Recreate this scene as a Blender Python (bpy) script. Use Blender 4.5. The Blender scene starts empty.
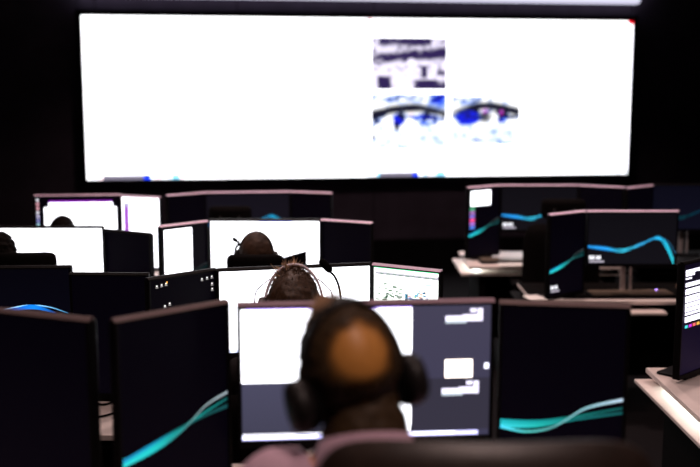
import bpy, bmesh, math, random
import numpy as np
from mathutils import Vector, Matrix, noise
random.seed(7)
SC = bpy.context.scene
COL = SC.collection
R = math.radians

# ------------------------------------------------------------------ camera
cam_d = bpy.data.cameras.new('camera')
cam_d.sensor_width = 36.0
cam_d.lens = 972.0 / 700.0 * 36.0
cam_d.clip_start = 0.05
cam_d.dof.use_dof = True
cam_d.dof.focus_distance = 3.5
cam_d.dof.aperture_fstop = 1.7
cam = bpy.data.objects.new('camera', cam_d)
COL.objects.link(cam)
cam.location = (0, 0, 1.88)
cam.rotation_euler = (R(90 - 8.225), 0, 0)
SC.camera = cam

# ------------------------------------------------------------------ world / exposure
w = bpy.data.worlds.new('world')
w.use_nodes = True
w.node_tree.nodes['Background'].inputs[0].default_value = (0.5, 0.5, 0.6, 1)
w.node_tree.nodes['Background'].inputs[1].default_value = 0.0
SC.world = w
SC.view_settings.view_transform = 'Standard'
SC.view_settings.look = 'None'
SC.view_settings.gamma = 1.0
SC.view_settings.exposure = 0.0
SC.view_settings.use_curve_mapping = False

# ceiling downlights of the room: (x, y, watts)
DOWNLIGHTS = [(0.35, 0.90, 58), (-1.6, 1.7, 4), (1.75, 2.75, 50), (-0.35, 2.75, 46), (-1.7, 4.1, 22),
              (-0.3, 4.55, 60), (1.9, 4.75, 60), (-1.7, 6.0, 48), (-0.5, 6.1, 110), (1.25, 6.0, 110), (2.9, 6.1, 30), (-1.3, 8.4, 34), (1.4, 8.6, 34)]
LAMP_COLOUR = (1.0, 0.72, 0.66)
CEIL = 3.1

# ------------------------------------------------------------------ materials
MATS = {}
def mat(name, col, rough=0.5, metal=0.0, spec=0.5, noise_amt=0.0, noise_scale=20.0, bump=0.0, bump_scale=200.0, emit=None, estr=0.0, coat=0.0):
    if name in MATS: return MATS[name]
    m = bpy.data.materials.new(name); m.use_nodes = True
    nt = m.node_tree; b = nt.nodes['Principled BSDF']
    b.inputs['Base Color'].default_value = (*col, 1)
    b.inputs['Roughness'].default_value = rough
    b.inputs['Metallic'].default_value = metal
    b.inputs['Specular IOR Level'].default_value = spec
    b.inputs['Coat Weight'].default_value = coat
    tc = nt.nodes.new('ShaderNodeTexCoord')
    if noise_amt:
        n = nt.nodes.new('ShaderNodeTexNoise'); n.inputs['Scale'].default_value = noise_scale; n.inputs['Detail'].default_value = 4
        nt.links.new(tc.outputs['Object'], n.inputs['Vector'])
        r = nt.nodes.new('ShaderNodeValToRGB')
        lo = [max(0, c * (1 - noise_amt)) for c in col]; hi = [min(1, c * (1 + noise_amt)) for c in col]
        r.color_ramp.elements[0].color = (*lo, 1); r.color_ramp.elements[1].color = (*hi, 1)
        r.color_ramp.elements[0].position = 0.3; r.color_ramp.elements[1].position = 0.7
        nt.links.new(n.outputs['Fac'], r.inputs['Fac']); nt.links.new(r.outputs['Color'], b.inputs['Base Color'])
    if bump:
        n2 = nt.nodes.new('ShaderNodeTexNoise'); n2.inputs['Scale'].default_value = bump_scale
        nt.links.new(tc.outputs['Object'], n2.inputs['Vector'])
        bp = nt.nodes.new('ShaderNodeBump'); bp.inputs['Strength'].default_value = bump; bp.inputs['Distance'].default_value = 0.002
        nt.links.new(n2.outputs['Fac'], bp.inputs['Height']); nt.links.new(bp.outputs['Normal'], b.inputs['Normal'])
    if emit:
        b.inputs['Emission Color'].default_value = (*emit, 1); b.inputs['Emission Strength'].default_value = estr
    MATS[name] = m
    return m

def screen_material():
    m = bpy.data.materials.new('display_glass'); m.use_nodes = True
    nt = m.node_tree; b = nt.nodes['Principled BSDF']
    b.inputs['Base Color'].default_value = (0.0015, 0.0012, 0.0018, 1)
    b.inputs['Roughness'].default_value = 0.45
    b.inputs['Specular IOR Level'].default_value = 0.06
    a = nt.nodes.new('ShaderNodeAttribute'); a.attribute_name = 'Col'
    nt.links.new(a.outputs['Color'], b.inputs['Emission Color'])
    b.inputs['Emission Strength'].default_value = 1.0
    return m

M_SCREEN = screen_material()
M_BLACK = mat('black_plastic', (0.0025, 0.002, 0.0025), 0.5, spec=0.1, bump=0.05)
M_SHELL = mat('monitor_shell_plastic', (0.003, 0.0025, 0.003), 0.5, spec=0.1, bump=0.05)
M_TRIM = mat('lit_top_trim', (0.86, 0.64, 0.84), 0.42, spec=0.4, noise_amt=0.05, noise_scale=40)  # pink overhead light on monitor tops put into the colour, brightest copy
M_CHROME = mat('pale_painted_steel', (0.80, 0.70, 0.70), 0.4)
M_TRIM2 = mat('dim_top_trim', (0.20, 0.145, 0.145), 0.6, spec=0.1, noise_amt=0.05, noise_scale=40)  # darkest copy of the trim, for top edges that get little light
M_TRIM3 = mat('half_lit_top_trim', (0.36, 0.25, 0.30), 0.6, spec=0.1, noise_amt=0.05, noise_scale=40)  # copy of the trim between the bright and the dim one
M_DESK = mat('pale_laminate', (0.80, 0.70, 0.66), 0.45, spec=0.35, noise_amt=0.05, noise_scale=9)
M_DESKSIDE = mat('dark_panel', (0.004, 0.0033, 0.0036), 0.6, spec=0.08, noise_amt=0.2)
M_LEATHER = mat('dark_brown_leather', (0.030, 0.019, 0.015), 0.42, spec=0.4, noise_amt=0.25, noise_scale=30, bump=0.25, bump_scale=120)
M_FABRIC = mat('black_fabric', (0.004, 0.0033, 0.0033), 0.9, spec=0.05, noise_amt=0.3, noise_scale=60, bump=0.2, bump_scale=400)
M_WALL = mat('charcoal_wall_paint', (0.080, 0.062, 0.088), 0.75, spec=0.15, noise_amt=0.15, noise_scale=3)
M_WALLDK = mat('black_wall_paint', (0.007, 0.006, 0.007), 0.85, spec=0.1, noise_amt=0.2, noise_scale=3)
M_CEIL = mat('black_ceiling', (0.010, 0.009, 0.010), 0.9, spec=0.05, noise_amt=0.2, noise_scale=6)
M_CARPET = mat('dark_carpet', (0.010, 0.009, 0.010), 0.95, spec=0.05, noise_amt=0.4, noise_scale=150, bump=0.4, bump_scale=500)
M_SKIN = mat('skin', (0.62, 0.27, 0.060), 0.45, spec=0.35, noise_amt=0.08, noise_scale=14, bump=0.08, bump_scale=180)
M_CUP = mat('black_headset_plastic', (0.012, 0.010, 0.010), 0.5, spec=0.3, bump=0.05)
M_EYE = mat('eye_white', (0.6, 0.58, 0.55), 0.2)

# ------------------------------------------------------------------ mesh helpers
class MB:
    def __init__(s): s.v = []; s.f = []
    def add(s, vs, fs):
        n = len(s.v); s.v += [tuple(p) for p in vs]; s.f += [tuple(i + n for i in f) for f in fs]; return s
    def box(s, x0, x1, y0, y1, z0, z1, b=0.0):
        if b <= 0:
            vs = [(x, y, z) for z in (z0, z1) for y in (y0, y1) for x in (x0, x1)]
            return s.add(vs, [(0, 2, 3, 1), (4, 5, 7, 6), (0, 1, 5, 4), (2, 6, 7, 3), (0, 4, 6, 2), (1, 3, 7, 5)])
        bm = bmesh.new()
        bmesh.ops.create_cube(bm, size=1)
        for v in bm.verts:
            v.co = Vector(((x0 + x1) / 2 + v.co.x * (x1 - x0), (y0 + y1) / 2 + v.co.y * (y1 - y0), (z0 + z1) / 2 + v.co.z * (z1 - z0)))
        bmesh.ops.bevel(bm, geom=bm.edges[:], offset=b, segments=2, affect='EDGES', profile=0.5)
        bm.verts.index_update()
        s.add([v.co[:] for v in bm.verts], [[v.index for v in f.verts] for f in bm.faces]); bm.free(); return s
    def tube(s, pts, rad, n=10, cap=True):
        pts = [Vector(p) for p in pts]
        rs = rad if isinstance(rad, (list, tuple)) else [rad] * len(pts)
        rings = []; up = None
        for i, p in enumerate(pts):
            t = (pts[min(i + 1, len(pts) - 1)] - pts[max(i - 1, 0)]).normalized()
            if up is None: up = Vector((0, 0, 1)) if abs(t.z) < .9 else Vector((1, 0, 0))
            a = up - t * up.dot(t)
            if a.length < 1e-4: a = t.orthogonal()
            a.normalize(); up = a; b = t.cross(a)
            rings.append([p + (a * math.cos(2 * math.pi * k / n) + b * math.sin(2 * math.pi * k / n)) * rs[i] for k in range(n)])
        vs = [p for r in rings for p in r]; fs = []
        for i in range(len(rings) - 1):
            for k in range(n):
                fs.append((i * n + k, i * n + (k + 1) % n, (i + 1) * n + (k + 1) % n, (i + 1) * n + k))
        if cap: fs.append(tuple(range(n))[::-1]); fs.append(tuple((len(rings) - 1) * n + k for k in range(n)))
        return s.add(vs, fs)
    def lathe(s, prof, axis='z', c=(0, 0, 0), n=24):
        vs = []; fs = []
        for (r, h) in prof:
            for k in range(n):
                a = 2 * math.pi * k / n; p = (r * math.cos(a), r * math.sin(a), h)
                if axis == 'x': p = (p[2], p[0], p[1])
                if axis == 'y': p = (p[0], p[2], p[1])
                vs.append((p[0] + c[0], p[1] + c[1], p[2] + c[2]))
        for i in range(len(prof) - 1):
            for k in range(n):
                fs.append((i * n + k, i * n + (k + 1) % n, (i + 1) * n + (k + 1) % n, (i + 1) * n + k))
        fs.append(tuple(range(n))[::-1]); fs.append(tuple((len(prof) - 1) * n + k for k in range(n)))
        return s.add(vs, fs)
    def sweep_rect(s, pts, side, wid, thk):
        # rectangular section swept along pts; side(i) = across direction
        pts = [Vector(p) for p in pts]; vs = []; fs = []
        for i, p in enumerate(pts):
            t = (pts[min(i + 1, len(pts) - 1)] - pts[max(i - 1, 0)]).normalized()
            a = Vector(side); a = (a - t * a.dot(t)).normalized(); b = t.cross(a)
            ww = wid[i] if isinstance(wid, (list, tuple)) else wid
            for sa, sb in ((-1, -1), (1, -1), (1, 1), (-1, 1)): vs.append(p + a * sa * ww / 2 + b * sb * thk / 2)
        for i in range(len(pts) - 1):
            for k in range(4): fs.append((i * 4 + k, i * 4 + (k + 1) % 4, i * 4 + 4 + (k + 1) % 4, i * 4 + 4 + k))
        fs.append((3, 2, 1, 0)); n = (len(pts) - 1) * 4; fs.append((n, n + 1, n + 2, n + 3))
        return s.add(vs, fs)
    def build(s, name, m, parent=None, smooth=False):
        me = bpy.data.meshes.new(name); me.from_pydata(s.v, [], s.f); me.update()
        bm = bmesh.new(); bm.from_mesh(me); bmesh.ops.recalc_face_normals(bm, faces=bm.faces[:]); bm.to_mesh(me); bm.free()
        me.materials.append(m)
        if smooth: me.polygons.foreach_set('use_smooth', [True] * len(me.polygons))
        o = bpy.data.objects.new(name, me); COL.objects.link(o)
        if parent: o.parent = parent
        return o

def tag(o, label=None, cat=None, group=None, kind=None):
    if label: o['label'] = label
    if cat: o['category'] = cat
    if group: o['group'] = group
    if kind: o['kind'] = kind
    return o
def empty(name, loc, rz=0.0, label=None, cat=None, group=None):
    o = bpy.data.objects.new(name, None); COL.objects.link(o); o.empty_display_size = 0.1
    o.location = loc; o.rotation_euler = (0, 0, rz)
    return tag(o, label, cat, group)
def copy_tree(o, parent=None):
    c = o.copy(); COL.objects.link(c); c.parent = parent
    for ch in list(o.children): copy_tree(ch, c)
    return c
def smooth_by_angle(o, deg=40):
    me = o.data; me.polygons.foreach_set('use_smooth', [True] * len(me.polygons))
    me.set_sharp_from_angle(angle=R(deg)); return o

# ------------------------------------------------------------------ the room
def prism_wall(name, a, b, z0, z1, thick, m, kind='structure'):
    a = Vector((a[0], a[1], 0)); b = Vector((b[0], b[1], 0)); d = (b - a).normalized(); n = Vector((d.y, -d.x, 0))
    c = [a, b, b - n * thick, a - n * thick]
    vs = [(p.x, p.y, z) for z in (z0, z1) for p in c]
    o = MB().add(vs, [(0, 1, 2, 3), (4, 7, 6, 5), (0, 4, 5, 1), (1, 5, 6, 2), (2, 6, 7, 3), (3, 7, 4, 0)]).build(name, m)
    return tag(o, kind=kind)

WROT = math.atan2(0.8, 5.63)                      # the display wall stands 8 degrees off square
def wall_pt(s, off=0.0):                          # s metres along the back wall, off metres in front of it
    return (-2.63 + s * math.cos(WROT) + off * math.sin(WROT), 9.66 + s * math.sin(WROT) - off * math.cos(WROT))
BL, BR = wall_pt(-2.6), wall_pt(8.4)
fl = MB().box(-5.3, 5.8, -2.6, 11.2, -0.1, 0.0).build('floor', M_CARPET); tag(fl, 'dark carpeted floor of the control room', kind='structure')
pf = MB().box(-5.1, 5.6, -2.45, 2.85, 0.0, 0.185, 0.006).build('floor_platform', M_CARPET); tag(pf, 'raised carpeted platform carrying the nearest desk row', kind='structure')
ce = MB().box(-5.3, 5.8, -2.6, 11.2, CEIL, CEIL + 0.1).build('ceiling', M_CEIL); tag(ce, 'black ceiling', kind='structure')
wb = prism_wall('wall_back', BL, BR, 0, CEIL, 0.12, M_WALLDK); tag(wb, 'dark panelled wall behind the big display')
prism_wall('wall_left', (BL[0], -2.5), BL, 0, CEIL, 0.12, M_WALLDK)
prism_wall('wall_right', BR, (BR[0], -2.5), 0, CEIL, 0.12, M_WALLDK)
prism_wall('wall_front', (BR[0], -2.5), (BL[0], -2.5), 0, CEIL, 0.12, M_WALLDK)
# dark wall panels with open joints
for i in range(8):
    s0 = -2.6 + i * 1.375
    o = MB().box(0.004, 1.371, -0.022, -0.002, 0.36, 3.08, 0.003).build('wall_panel', M_WALL, wb)
    x, y = wall_pt(s0); o.location = (x, y, 0); o.rotation_euler = (0, 0, WROT)
bb = MB().box(0, 10.98, -0.03, -0.002, 0.0, 0.352, 0.004).build('shaded_baseboard_back', M_WALLDK)  # baseboard kept black, standing for the shade low on the wall
bb.location = (*wall_pt(-2.6), 0); bb.rotation_euler = (0, 0, WROT); tag(bb, kind='structure')

# downlights: real fixtures, each with its own lamp
for i, (x, y, p) in enumerate(DOWNLIGHTS):
    root = empty('ceiling_downlight', (x, y, CEIL - 0.035), 0, 'small round recessed ceiling downlight above the desks', 'downlight', 'ceiling downlights')
    MB().lathe([(0.075, 0.034), (0.085, 0.030), (0.085, 0.004), (0.07, 0.0), (0.062, 0.004), (0.058, 0.022), (0.058, 0.034)], n=20).build('ring', M_SHELL, root, True)
    MB().lathe([(0.056, 0.028), (0.056, 0.024), (0.03, 0.021), (0.005, 0.020)], n=16).build('diffuser', mat('lamp_diffuser', (0.8, 0.8, 0.8), 0.5, emit=LAMP_COLOUR, estr=3.0), root)
    ld = bpy.data.lights.new('downlight_lamp', 'SPOT'); ld.energy = p; ld.color = LAMP_COLOUR
    ld.spot_size = R(124); ld.spot_blend = 0.8; ld.shadow_soft_size = 0.05
    lo = bpy.data.objects.new('downlight_lamp', ld); COL.objects.link(lo); lo.parent = root; lo.location = (0, 0, -0.02)

# ------------------------------------------------------------------ what the screens show
WHITE = (3.4, 3.4, 3.6)
NAVY = (0.0009, 0.0005, 0.0020)
class Paint:
    """flat picture on a display: rectangles, polygons and ribbons of light; u to the right, v downwards, both 0..1"""
    def __init__(s, w, h, x0, ztop): s.w, s.h, s.x0, s.zt = w, h, x0, ztop; s.v = []; s.f = []; s.c = []; s.layer = 0
    def P(s, u, v): return (s.x0 + u * s.w, -0.0004 * s.layer, s.zt - v * s.h)
    def poly(s, pts, cols):
        n = len(s.v); s.v += [s.P(*p) for p in pts]; s.f.append(tuple(range(n, n + len(pts))))
        s.c += cols if isinstance(cols, list) else [cols] * len(pts)
    def rect(s, u0, v0, u1, v1, c, c2=None):
        s.layer += 1; c2 = c2 or c
        s.poly([(u0, v1), (u1, v1), (u1, v0), (u0, v0)], [c2, c2, c, c])
    def ribbon(s, pts, wids, cols, steps=40):
        s.layer += 1
        def cr(arr, t):
            n = len(arr) - 1; k = min(int(t * n), n - 1); f = t * n - k
            g = lambda i: np.array(arr[max(0, min(n, i))], float)
            a, b, c, d = g(k - 1), g(k), g(k + 1), g(k + 2)
            return 0.5 * (2 * b + (c - a) * f + (2 * a - 5 * b + 4 * c - d) * f * f + (3 * b - a - 3 * c + d) * f ** 3)
        li = lambda arr, t: np.array([np.interp(t * (len(arr) - 1), range(len(arr)), [np.atleast_1d(q)[j] for q in arr]) for j in range(len(np.atleast_1d(arr[0])))])
        prev = None
        for i in range(steps + 1):
            t = i / steps; p = cr(pts, t); wv = li(wids, t)[0]; c = tuple(max(0, q) for q in li(cols, t))
            p = np.clip(p, 0, 1)
            cur = ((p[0], min(1, p[1] - wv)), (p[0], min(1, p[1] + wv)), c)
            if prev: s.poly([prev[1], cur[1], cur[0], prev[0]], [prev[2], c, c, prev[2]])
            prev = cur
    def picture(s, u0, v0, u1, v1, fn, nx=56, ny=44):
        s.layer += 1; n = len(s.v)
        for j in range(ny + 1):
            for i in range(nx + 1):
                a, b = i / nx, j / ny
                s.v.append(s.P(u0 + a * (u1 - u0), v0 + b * (v1 - v0))); s.c.append(fn(a, b))
        for j in range(ny):
            for i in range(nx):
                k = n + j * (nx + 1) + i; s.f.append((k + nx + 1, k + nx + 2, k + 1, k))
    def build(s, name, parent):
        me = bpy.data.meshes.new(name); me.from_pydata(s.v, [], s.f); me.update()
        at = me.color_attributes.new('Col', 'FLOAT_COLOR', 'POINT')
        at.data.foreach_set('color', np.array([(*c, 1.0) for c in s.c], dtype=np.float32).ravel())
        me.materials.append(M_SCREEN)
        o = bpy.data.objects.new(name, me); COL.objects.link(o); o.parent = parent
        return o

def wave_landscape(p, k=1.0, base=NAVY, clock=True):
    p.rect(0, 0, 1, 1, base, tuple(b * 1.5 for b in base))
    for dv, wd, a in ((0.0, 0.030, 1.0), (-0.035, 0.010, 0.30), (0.03, 0.012, 0.45)):
        p.ribbon([(0, .66 + dv * .6), (.2, .70 + dv), (.4, .74 + dv * .2), (.6, .62 - dv), (.79, .49 + dv), (.9, .66), (.985, .97)],
                 [wd * .9, wd * 1.1, wd * 1.2, wd * .7, wd * .8, wd * 2.2, wd * 2.2],
                 [tuple(k * a * q for q in c) for c in ((.02, .28, .75), (.02, .30, .8), (.04, .55, .75), (.03, .28, .55), (.02, .45, .85), (.02, .55, .8), (.03, .6, .7))])
    p.ribbon([(.7, .56), (.8, .47), (.92, .58), (1.0, .80)], [.006, .006, .008, .01], [tuple(k * q for q in (.02, .15, .3))] * 4)
    if clock: clock_text(p, 0.02, .84, .19, .97)
def clock_text(p, u0, v0, u1, v1):
    # blurred little time-and-date block
    w_, h_ = u1 - u0, v1 - v0
    for a, b in ((0, .20), (.24, .44), (.56, .74), (.78, .96)):
        p.rect(u0 + a * w_ * .8, v0, u0 + b * w_ * .8, v0 + h_ * .55, (1.3, 1.3, 1.4))
    p.rect(u0, v0 + h_ * .75, u1, v0 + h_, (.55, .5, .6))
def wave_portrait(p, k=1.0, base=NAVY, right_bright=0.25, flat=False):
    p.rect(0, 0, 1, 1, base, tuple(b * 1.5 for b in base))
    if flat:
        p.ribbon([(0, .625), (.3, .62), (.6, .58), (1, .52)], [.016, .014, .006, .004], [tuple(k * q for q in c) for c in ((.02, .55, .6), (.01, .4, .4), (.01, .22, .2), (.01, .14, .14))])
        p.ribbon([(0, .645), (.3, .635), (.6, .595), (1, .545)], [.012, .010, .006, .006], [tuple(k * q for q in c) for c in ((.05, .75, .9), (.02, .55, .5), (.01, .2, .2), (.01, .12, .12))])
        p.ribbon([(0, .65), (.22, .67), (.45, .635), (.7, .53), (1, .475)], [.007, .006, .005, .006, .008], [tuple(k * q for q in c) for c in ((.1, .9, 1.2), (.1, .7, .65), (.15, .5, .5), (.35, .7, .8), (.7, .9, 1.1))])
    else:
        p.ribbon([(0, .70), (.25, .665), (.5, .61), (.75, .55), (1, .50)], [.022, .020, .010, .006, .006], [tuple(k * q for q in c) for c in ((.02, .75, .8), (.02, .65, .65), (.01, .35 , .33), (.01, .22 * right_bright * 4, .2 * right_bright * 4), (.01, .12, .12))])
        p.ribbon([(0, .69), (.25, .645), (.5, .60), (.75, .565), (1, .54)], [.010, .008, .006, .006, .010], [tuple(k * q for q in c) for c in ((.02, .3, .6), (.01, .35, .6), (.01, .2, .2), (.01, .1, .1), (.01, .08, .09))])
        p.ribbon([(0, .715), (.3, .675), (.55, .61), (.78, .51), (1, .465)], [.006, .006, .005, .005, .006], [tuple(k * q for q in c) for c in ((.05, .8, .8), (.02, .6, .6), (.05, .3, .3), (right_bright, right_bright * 1.3, right_bright * 1.4), (right_bright * 1.5, right_bright * 1.8, right_bright * 2))])

def paint_off(p): p.rect(0, 0, 1, 1, NAVY, (0.0014, 0.0008, 0.0030))
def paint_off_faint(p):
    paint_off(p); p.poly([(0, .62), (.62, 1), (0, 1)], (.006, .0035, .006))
def paint_white(p):
    p.rect(0, 0, 1, 1, WHITE); p.rect(0, .965, 1, 1, (1.5, 1.6, 2.2))
def paint_white_top(p):
    p.rect(0, 0, 1, 1, WHITE); p.rect(.45, 0.0, .75, .012, (.5, .6, 2.0))
def paint_main(p):              # nearest operator's screen
    G = (.062, .056, .098); G2 = (.040, .036, .058)
    p.rect(0, 0, 1, 1, G, (.052, .048, .092))
    p.rect(.68, .555, 1, .955, G2)
    p.rect(0, 0.01, .68, .955, WHITE)
    p.rect(0, .56, .575, .95, (.075, .072, .125), (.060, .058, .098))
    p.rect(.02, .0, .68, .012, (.7, .4, 1.6))
    p.rect(0, .962, .955, .995, (1.3, 1.25, 2.2)); p.rect(0, .962, .30, .985, (2.4, 2.4, 3.5)); p.rect(.62, .962, .86, .985, (2.4, 2.4, 3.2))
    L = (1.6, 1.5, 1.9)
    for v in (.08, .63):
        o = .0 if v < .3 else -.012
        p.rect(.815 + o, v, .945 + o, v + .04, L); p.rect(.815 + o, v + .035, .90 + o, v + .055, (.75, .85, .95)); p.rect(.885 + o, v - .01, .965 + o, v + .022, L)
        p.rect(.945 + o, v - .055, .965 + o, v + .04, L); p.rect(.915 + o, v - .055, .94 + o, v - .028, L)
    p.rect(.815, .41, .925, .545, (4.5, 3.9, 3.5)); p.rect(.975, .44, .992, .48, (2.6, 2.6, 3.2))
def paint_icons(p):             # dark desktop with little icons
    paint_off(p)
    I = (1.3, 1.2, 1.2)
    for u, v in ((.10, .055), (.17, .05), (.235, .045), (.79, .05), (.87, .045), (.945, .04), (.945, .10), (.945, .145), (.20, .225), (.27, .21)):
        p.rect(u - .012, v - .012, u + .012, v + .000, I); p.rect(u - .020, v + .005, u + .020, v + .012, (.5, .47, .45))
    p.rect(.228, .018, .243, .035, (2.0, .9, .1))
def paint_report(p):            # white application window with toolbar and little pictures
    p.rect(0, 0, 1, 1, (2.4, 2.5, 2.4)); p.rect(0, 0, 1, .008, (.1, 1.3, .45))
    p.rect(0.02, .036, 1, .062, (.55, .53, .62)); p.rect(.03, .040, .98, .046, (1.0, 1.0, 1.05))
    rnd = random.Random(3)
    for k in range(9): u = .1 + k * .1; p.rect(u, .047, u + .04 + rnd.random() * .03, .057, (.22, .36, .28))
    p.rect(.70, .108, .94, .116, (.15, .8, .35)); p.rect(.1, .115, .45, .12, (.7, 1.0, .8))
    for k in range(40):
        u = .06 + rnd.random() * .38; v = .125 + rnd.random() * .15; q = rnd.random()
        p.rect(u, v, u + .02 + rnd.random() * .05, v + .006 + rnd.random() * .014, (.01 + .4 * q * q, .06 + .4 * q, .03 + .4 * q * q))
    for k in range(40):
        u = .55 + rnd.random() * .32; v = .16 + rnd.random() * .11; q = rnd.random()
        p.rect(u, v, u + .02 + rnd.random() * .05, v + .006 + rnd.random() * .014, rnd.choice([(.02, .2, .4), (.25, .6, .8), (1.0, .6, .45), (.3, .6, .25), (.7, .7, 1.1)]))
    p.rect(.56, .225, .86, .24, (.01, .2, .45)); p.rect(.56, .19, .60, .26, (.01, .2, .35))
def paint_window_dark(p):       # bright window on a dark desktop
    wave_portrait(p, .25, right_bright=.10); p.rect(.05, .03, .66, .54, WHITE); p.rect(.72, .55, 1, .62, (.03, .025, .06))
def paint_desktop_window(p):    # icon column and bright window with purple title bar
    paint_off(p); rnd = random.Random(5)
    for k in range(9):
        v = .04 + k * .085; p.rect(.008, v, .035, v + .055, rnd.choice([(.9, .8, 1.2), (.5, .9, 1.0), (1.1, .5, .6), (.4, .4, 1.0), (1, 1, 1.1)]))
    p.rect(.10, .22, .96, 1, WHITE); p.rect(.155, .11, .915, 1, WHITE); p.rect(.155, .085, .915, .125, (.35, .02, .6))
def paint_doc(p):
    p.rect(0, 0, 1, 1, WHITE); p.rect(.04, .10, .18, .50, (.45, .12, .7)); p.rect(.03, .08, .2, .14, (.6, .55, .8))
def paint_list(p):              # lines of light and dark in the upper half
    p.rect(0, 0, 1, 1, (.004, .002, .010), (.007, .004, .018))
    rnd = random.Random(9)
    for v, h, u1 in ((.05, .028, .5), (.085, .02, .3), (.12, .014, .22), (.165, .035, .6), (.22, .05, .96), (.285, .055, .96), (.35, .075, .97), (.435, .02, .75), (.47, .05, .97)):
        p.rect(.05, v, u1, v + h, (2.2, 2.1, 2.5)); p.rect(.08, v + h * .42, u1 * .55, v + h * .55, (.08, .07, .12))
    p.rect(.55, .04, .97, .20, (1.2, 1.15, 1.4))
    for k, c in enumerate(((.1, 1, 1), (.8, .05, .9), (1.3, .2, .2), (1.2, .6, .1), (.9, .9, .1), (.2, .8, .3), (.2, .3, 1.2), (1, .4, .1))):
        p.rect(.05 + k * .11, .545, .13 + k * .11, .57, c)
def paint_side_desktop(p):      # tall screen: white note, icon column, wave
    wave_portrait(p, 1.0, right_bright=.04)
    p.rect(.06, .04, .70, .26, WHITE)
    for k, c in enumerate(((.1, .5, .25), (.5, .2, .6), (.25, .2, .8), (1.2, .1, .35), (.5, .2, .8), (.1, .25, .9))):
        p.rect(.03, .28 + k * .055, .19, .325 + k * .055, c)
def paint_side_wave(p):
    wave_portrait(p, 1.0, right_bright=.05); clock_text(p, .05, .88, .30, .96)
def paint_crest(p):
    p.rect(0, 0, 1, 1, (.0014, .0012, .0032), (.0022, .002, .006))
    p.ribbon([(.3, .62), (.5, .52), (.7, .45), (.85, .47), (.98, .55)], [.006, .006, .007, .006, .004], [(.05, .2, .6), (.7, .7, 1.0), (.4, 1.1, 1.9), (.3, .8, 1.4), (.05, .3, .6)])
    p.ribbon([(.4, .60), (.6, .51), (.75, .47), (.9, .55)], [.008, .02, .03, .008], [(.0, .02, .15), (.01, .12, .7), (.01, .3, 1.2), (.0, .02, .15)])
def paint_wave(p): wave_landscape(p, 1.45, (.0045, .0040, .0060))
def paint_wave_blue(p): wave_landscape(p, .9, (.006, .005, .009), clock=False)
def paint_wave_dim(p): wave_landscape(p, .10, (.003, .003, .008), clock=False)
def paint_tall_wave(p): wave_portrait(p, 1.0, right_bright=.35)
def paint_tall_flat(p): wave_portrait(p, 1.0, flat=True)

# ------------------------------------------------------------------ monitors
def monitor(name, left, right, ztop, w_, h_, desk_z, paint, label, trim=True, lean=2.0):
    """left/right: (x, y) where the ends of its top edge stand; w_, h_ outer size"""
    a = Vector((*left, 0)); b = Vector((*right, 0)); d = (b - a).normalized(); c = (a + b) / 2
    rz = math.atan2(d.y, d.x)
    n = Vector((-d.y, d.x, 0))
    root = empty(name, (c.x, c.y, desk_z), rz, label, 'monitor', 'desk monitors')
    zt = ztop - desk_z; zb = zt - h_; bz = 0.009
    # shell with a thicker belly in the middle of the back
    sh = MB().box(-w_ / 2, w_ / 2, 0.002, 0.026, zb, zt - .0062, 0.004)
    bx, bzz = w_ * .30, h_ * .28; zc = (zt + zb) / 2
    sh.add([(-bx * 1.25, .026, zc - bzz * 1.25), (bx * 1.25, .026, zc - bzz * 1.25), (bx * 1.25, .026, zc + bzz * 1.25), (-bx * 1.25, .026, zc + bzz * 1.25),
            (-bx, .050, zc - bzz), (bx, .050, zc - bzz), (bx, .050, zc + bzz), (-bx, .050, zc + bzz)],
           [(0, 1, 5, 4), (1, 2, 6, 5), (2, 3, 7, 6), (3, 0, 4, 7), (4, 5, 6, 7)])
    sh.build('back_shell', M_SHELL, root)
    bz_o = MB()
    bz_o.box(-w_ / 2, -w_ / 2 + bz, -.006, .002, zb, zt - .008, .0015).box(w_ / 2 - bz, w_ / 2, -.006, .002, zb, zt - .008, .0015)
    bz_o.box(-w_ / 2 + bz, w_ / 2 - bz, -.006, .002, zb, zb + .018, .0015).box(-w_ / 2 + bz, w_ / 2 - bz, -.006, .002, zt - .008 - bz * .6, zt - .008, .0015)
    bz_o.build('bezel', M_BLACK, root)
    # added sloping strip on the top edge, shaped to catch overhead light
    prof = [(-.006, zt - .0075), (.003, zt), (.014, zt), (.014, zt - .006), (-.006, zt - .0079)]
    vs = [(x, y, z) for x in (-w_ / 2, w_ / 2) for (y, z) in prof[:4]]
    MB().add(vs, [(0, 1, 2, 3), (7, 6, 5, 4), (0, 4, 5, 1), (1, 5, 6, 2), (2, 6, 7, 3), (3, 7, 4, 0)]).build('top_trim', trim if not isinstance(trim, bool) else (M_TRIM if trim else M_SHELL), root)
    p = Paint(w_ - 2 * bz, h_ - .008 - bz * .6 - .018, -w_ / 2 + bz, zt - .008 - bz * .6)
    paint(p); p.build('screen', root)
    # stand: two steel uprights on a plate, clamped to the back
    cz = max(zc, .14)
    MB().box(-.042, -.012, .056, .066, .012, cz, .002).box(.012, .026, .056, .066, .012, cz, .002).build('stand_column', M_CHROME, root)
    MB().box(-.05, .05, .050, .068, cz - .045, cz + .045, .003).build('mount', M_SHELL, root)
    MB().box(-.085, .085, .0, .135, 0.0, .012, .003).build('stand_base', M_SHELL, root)
    return root

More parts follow.
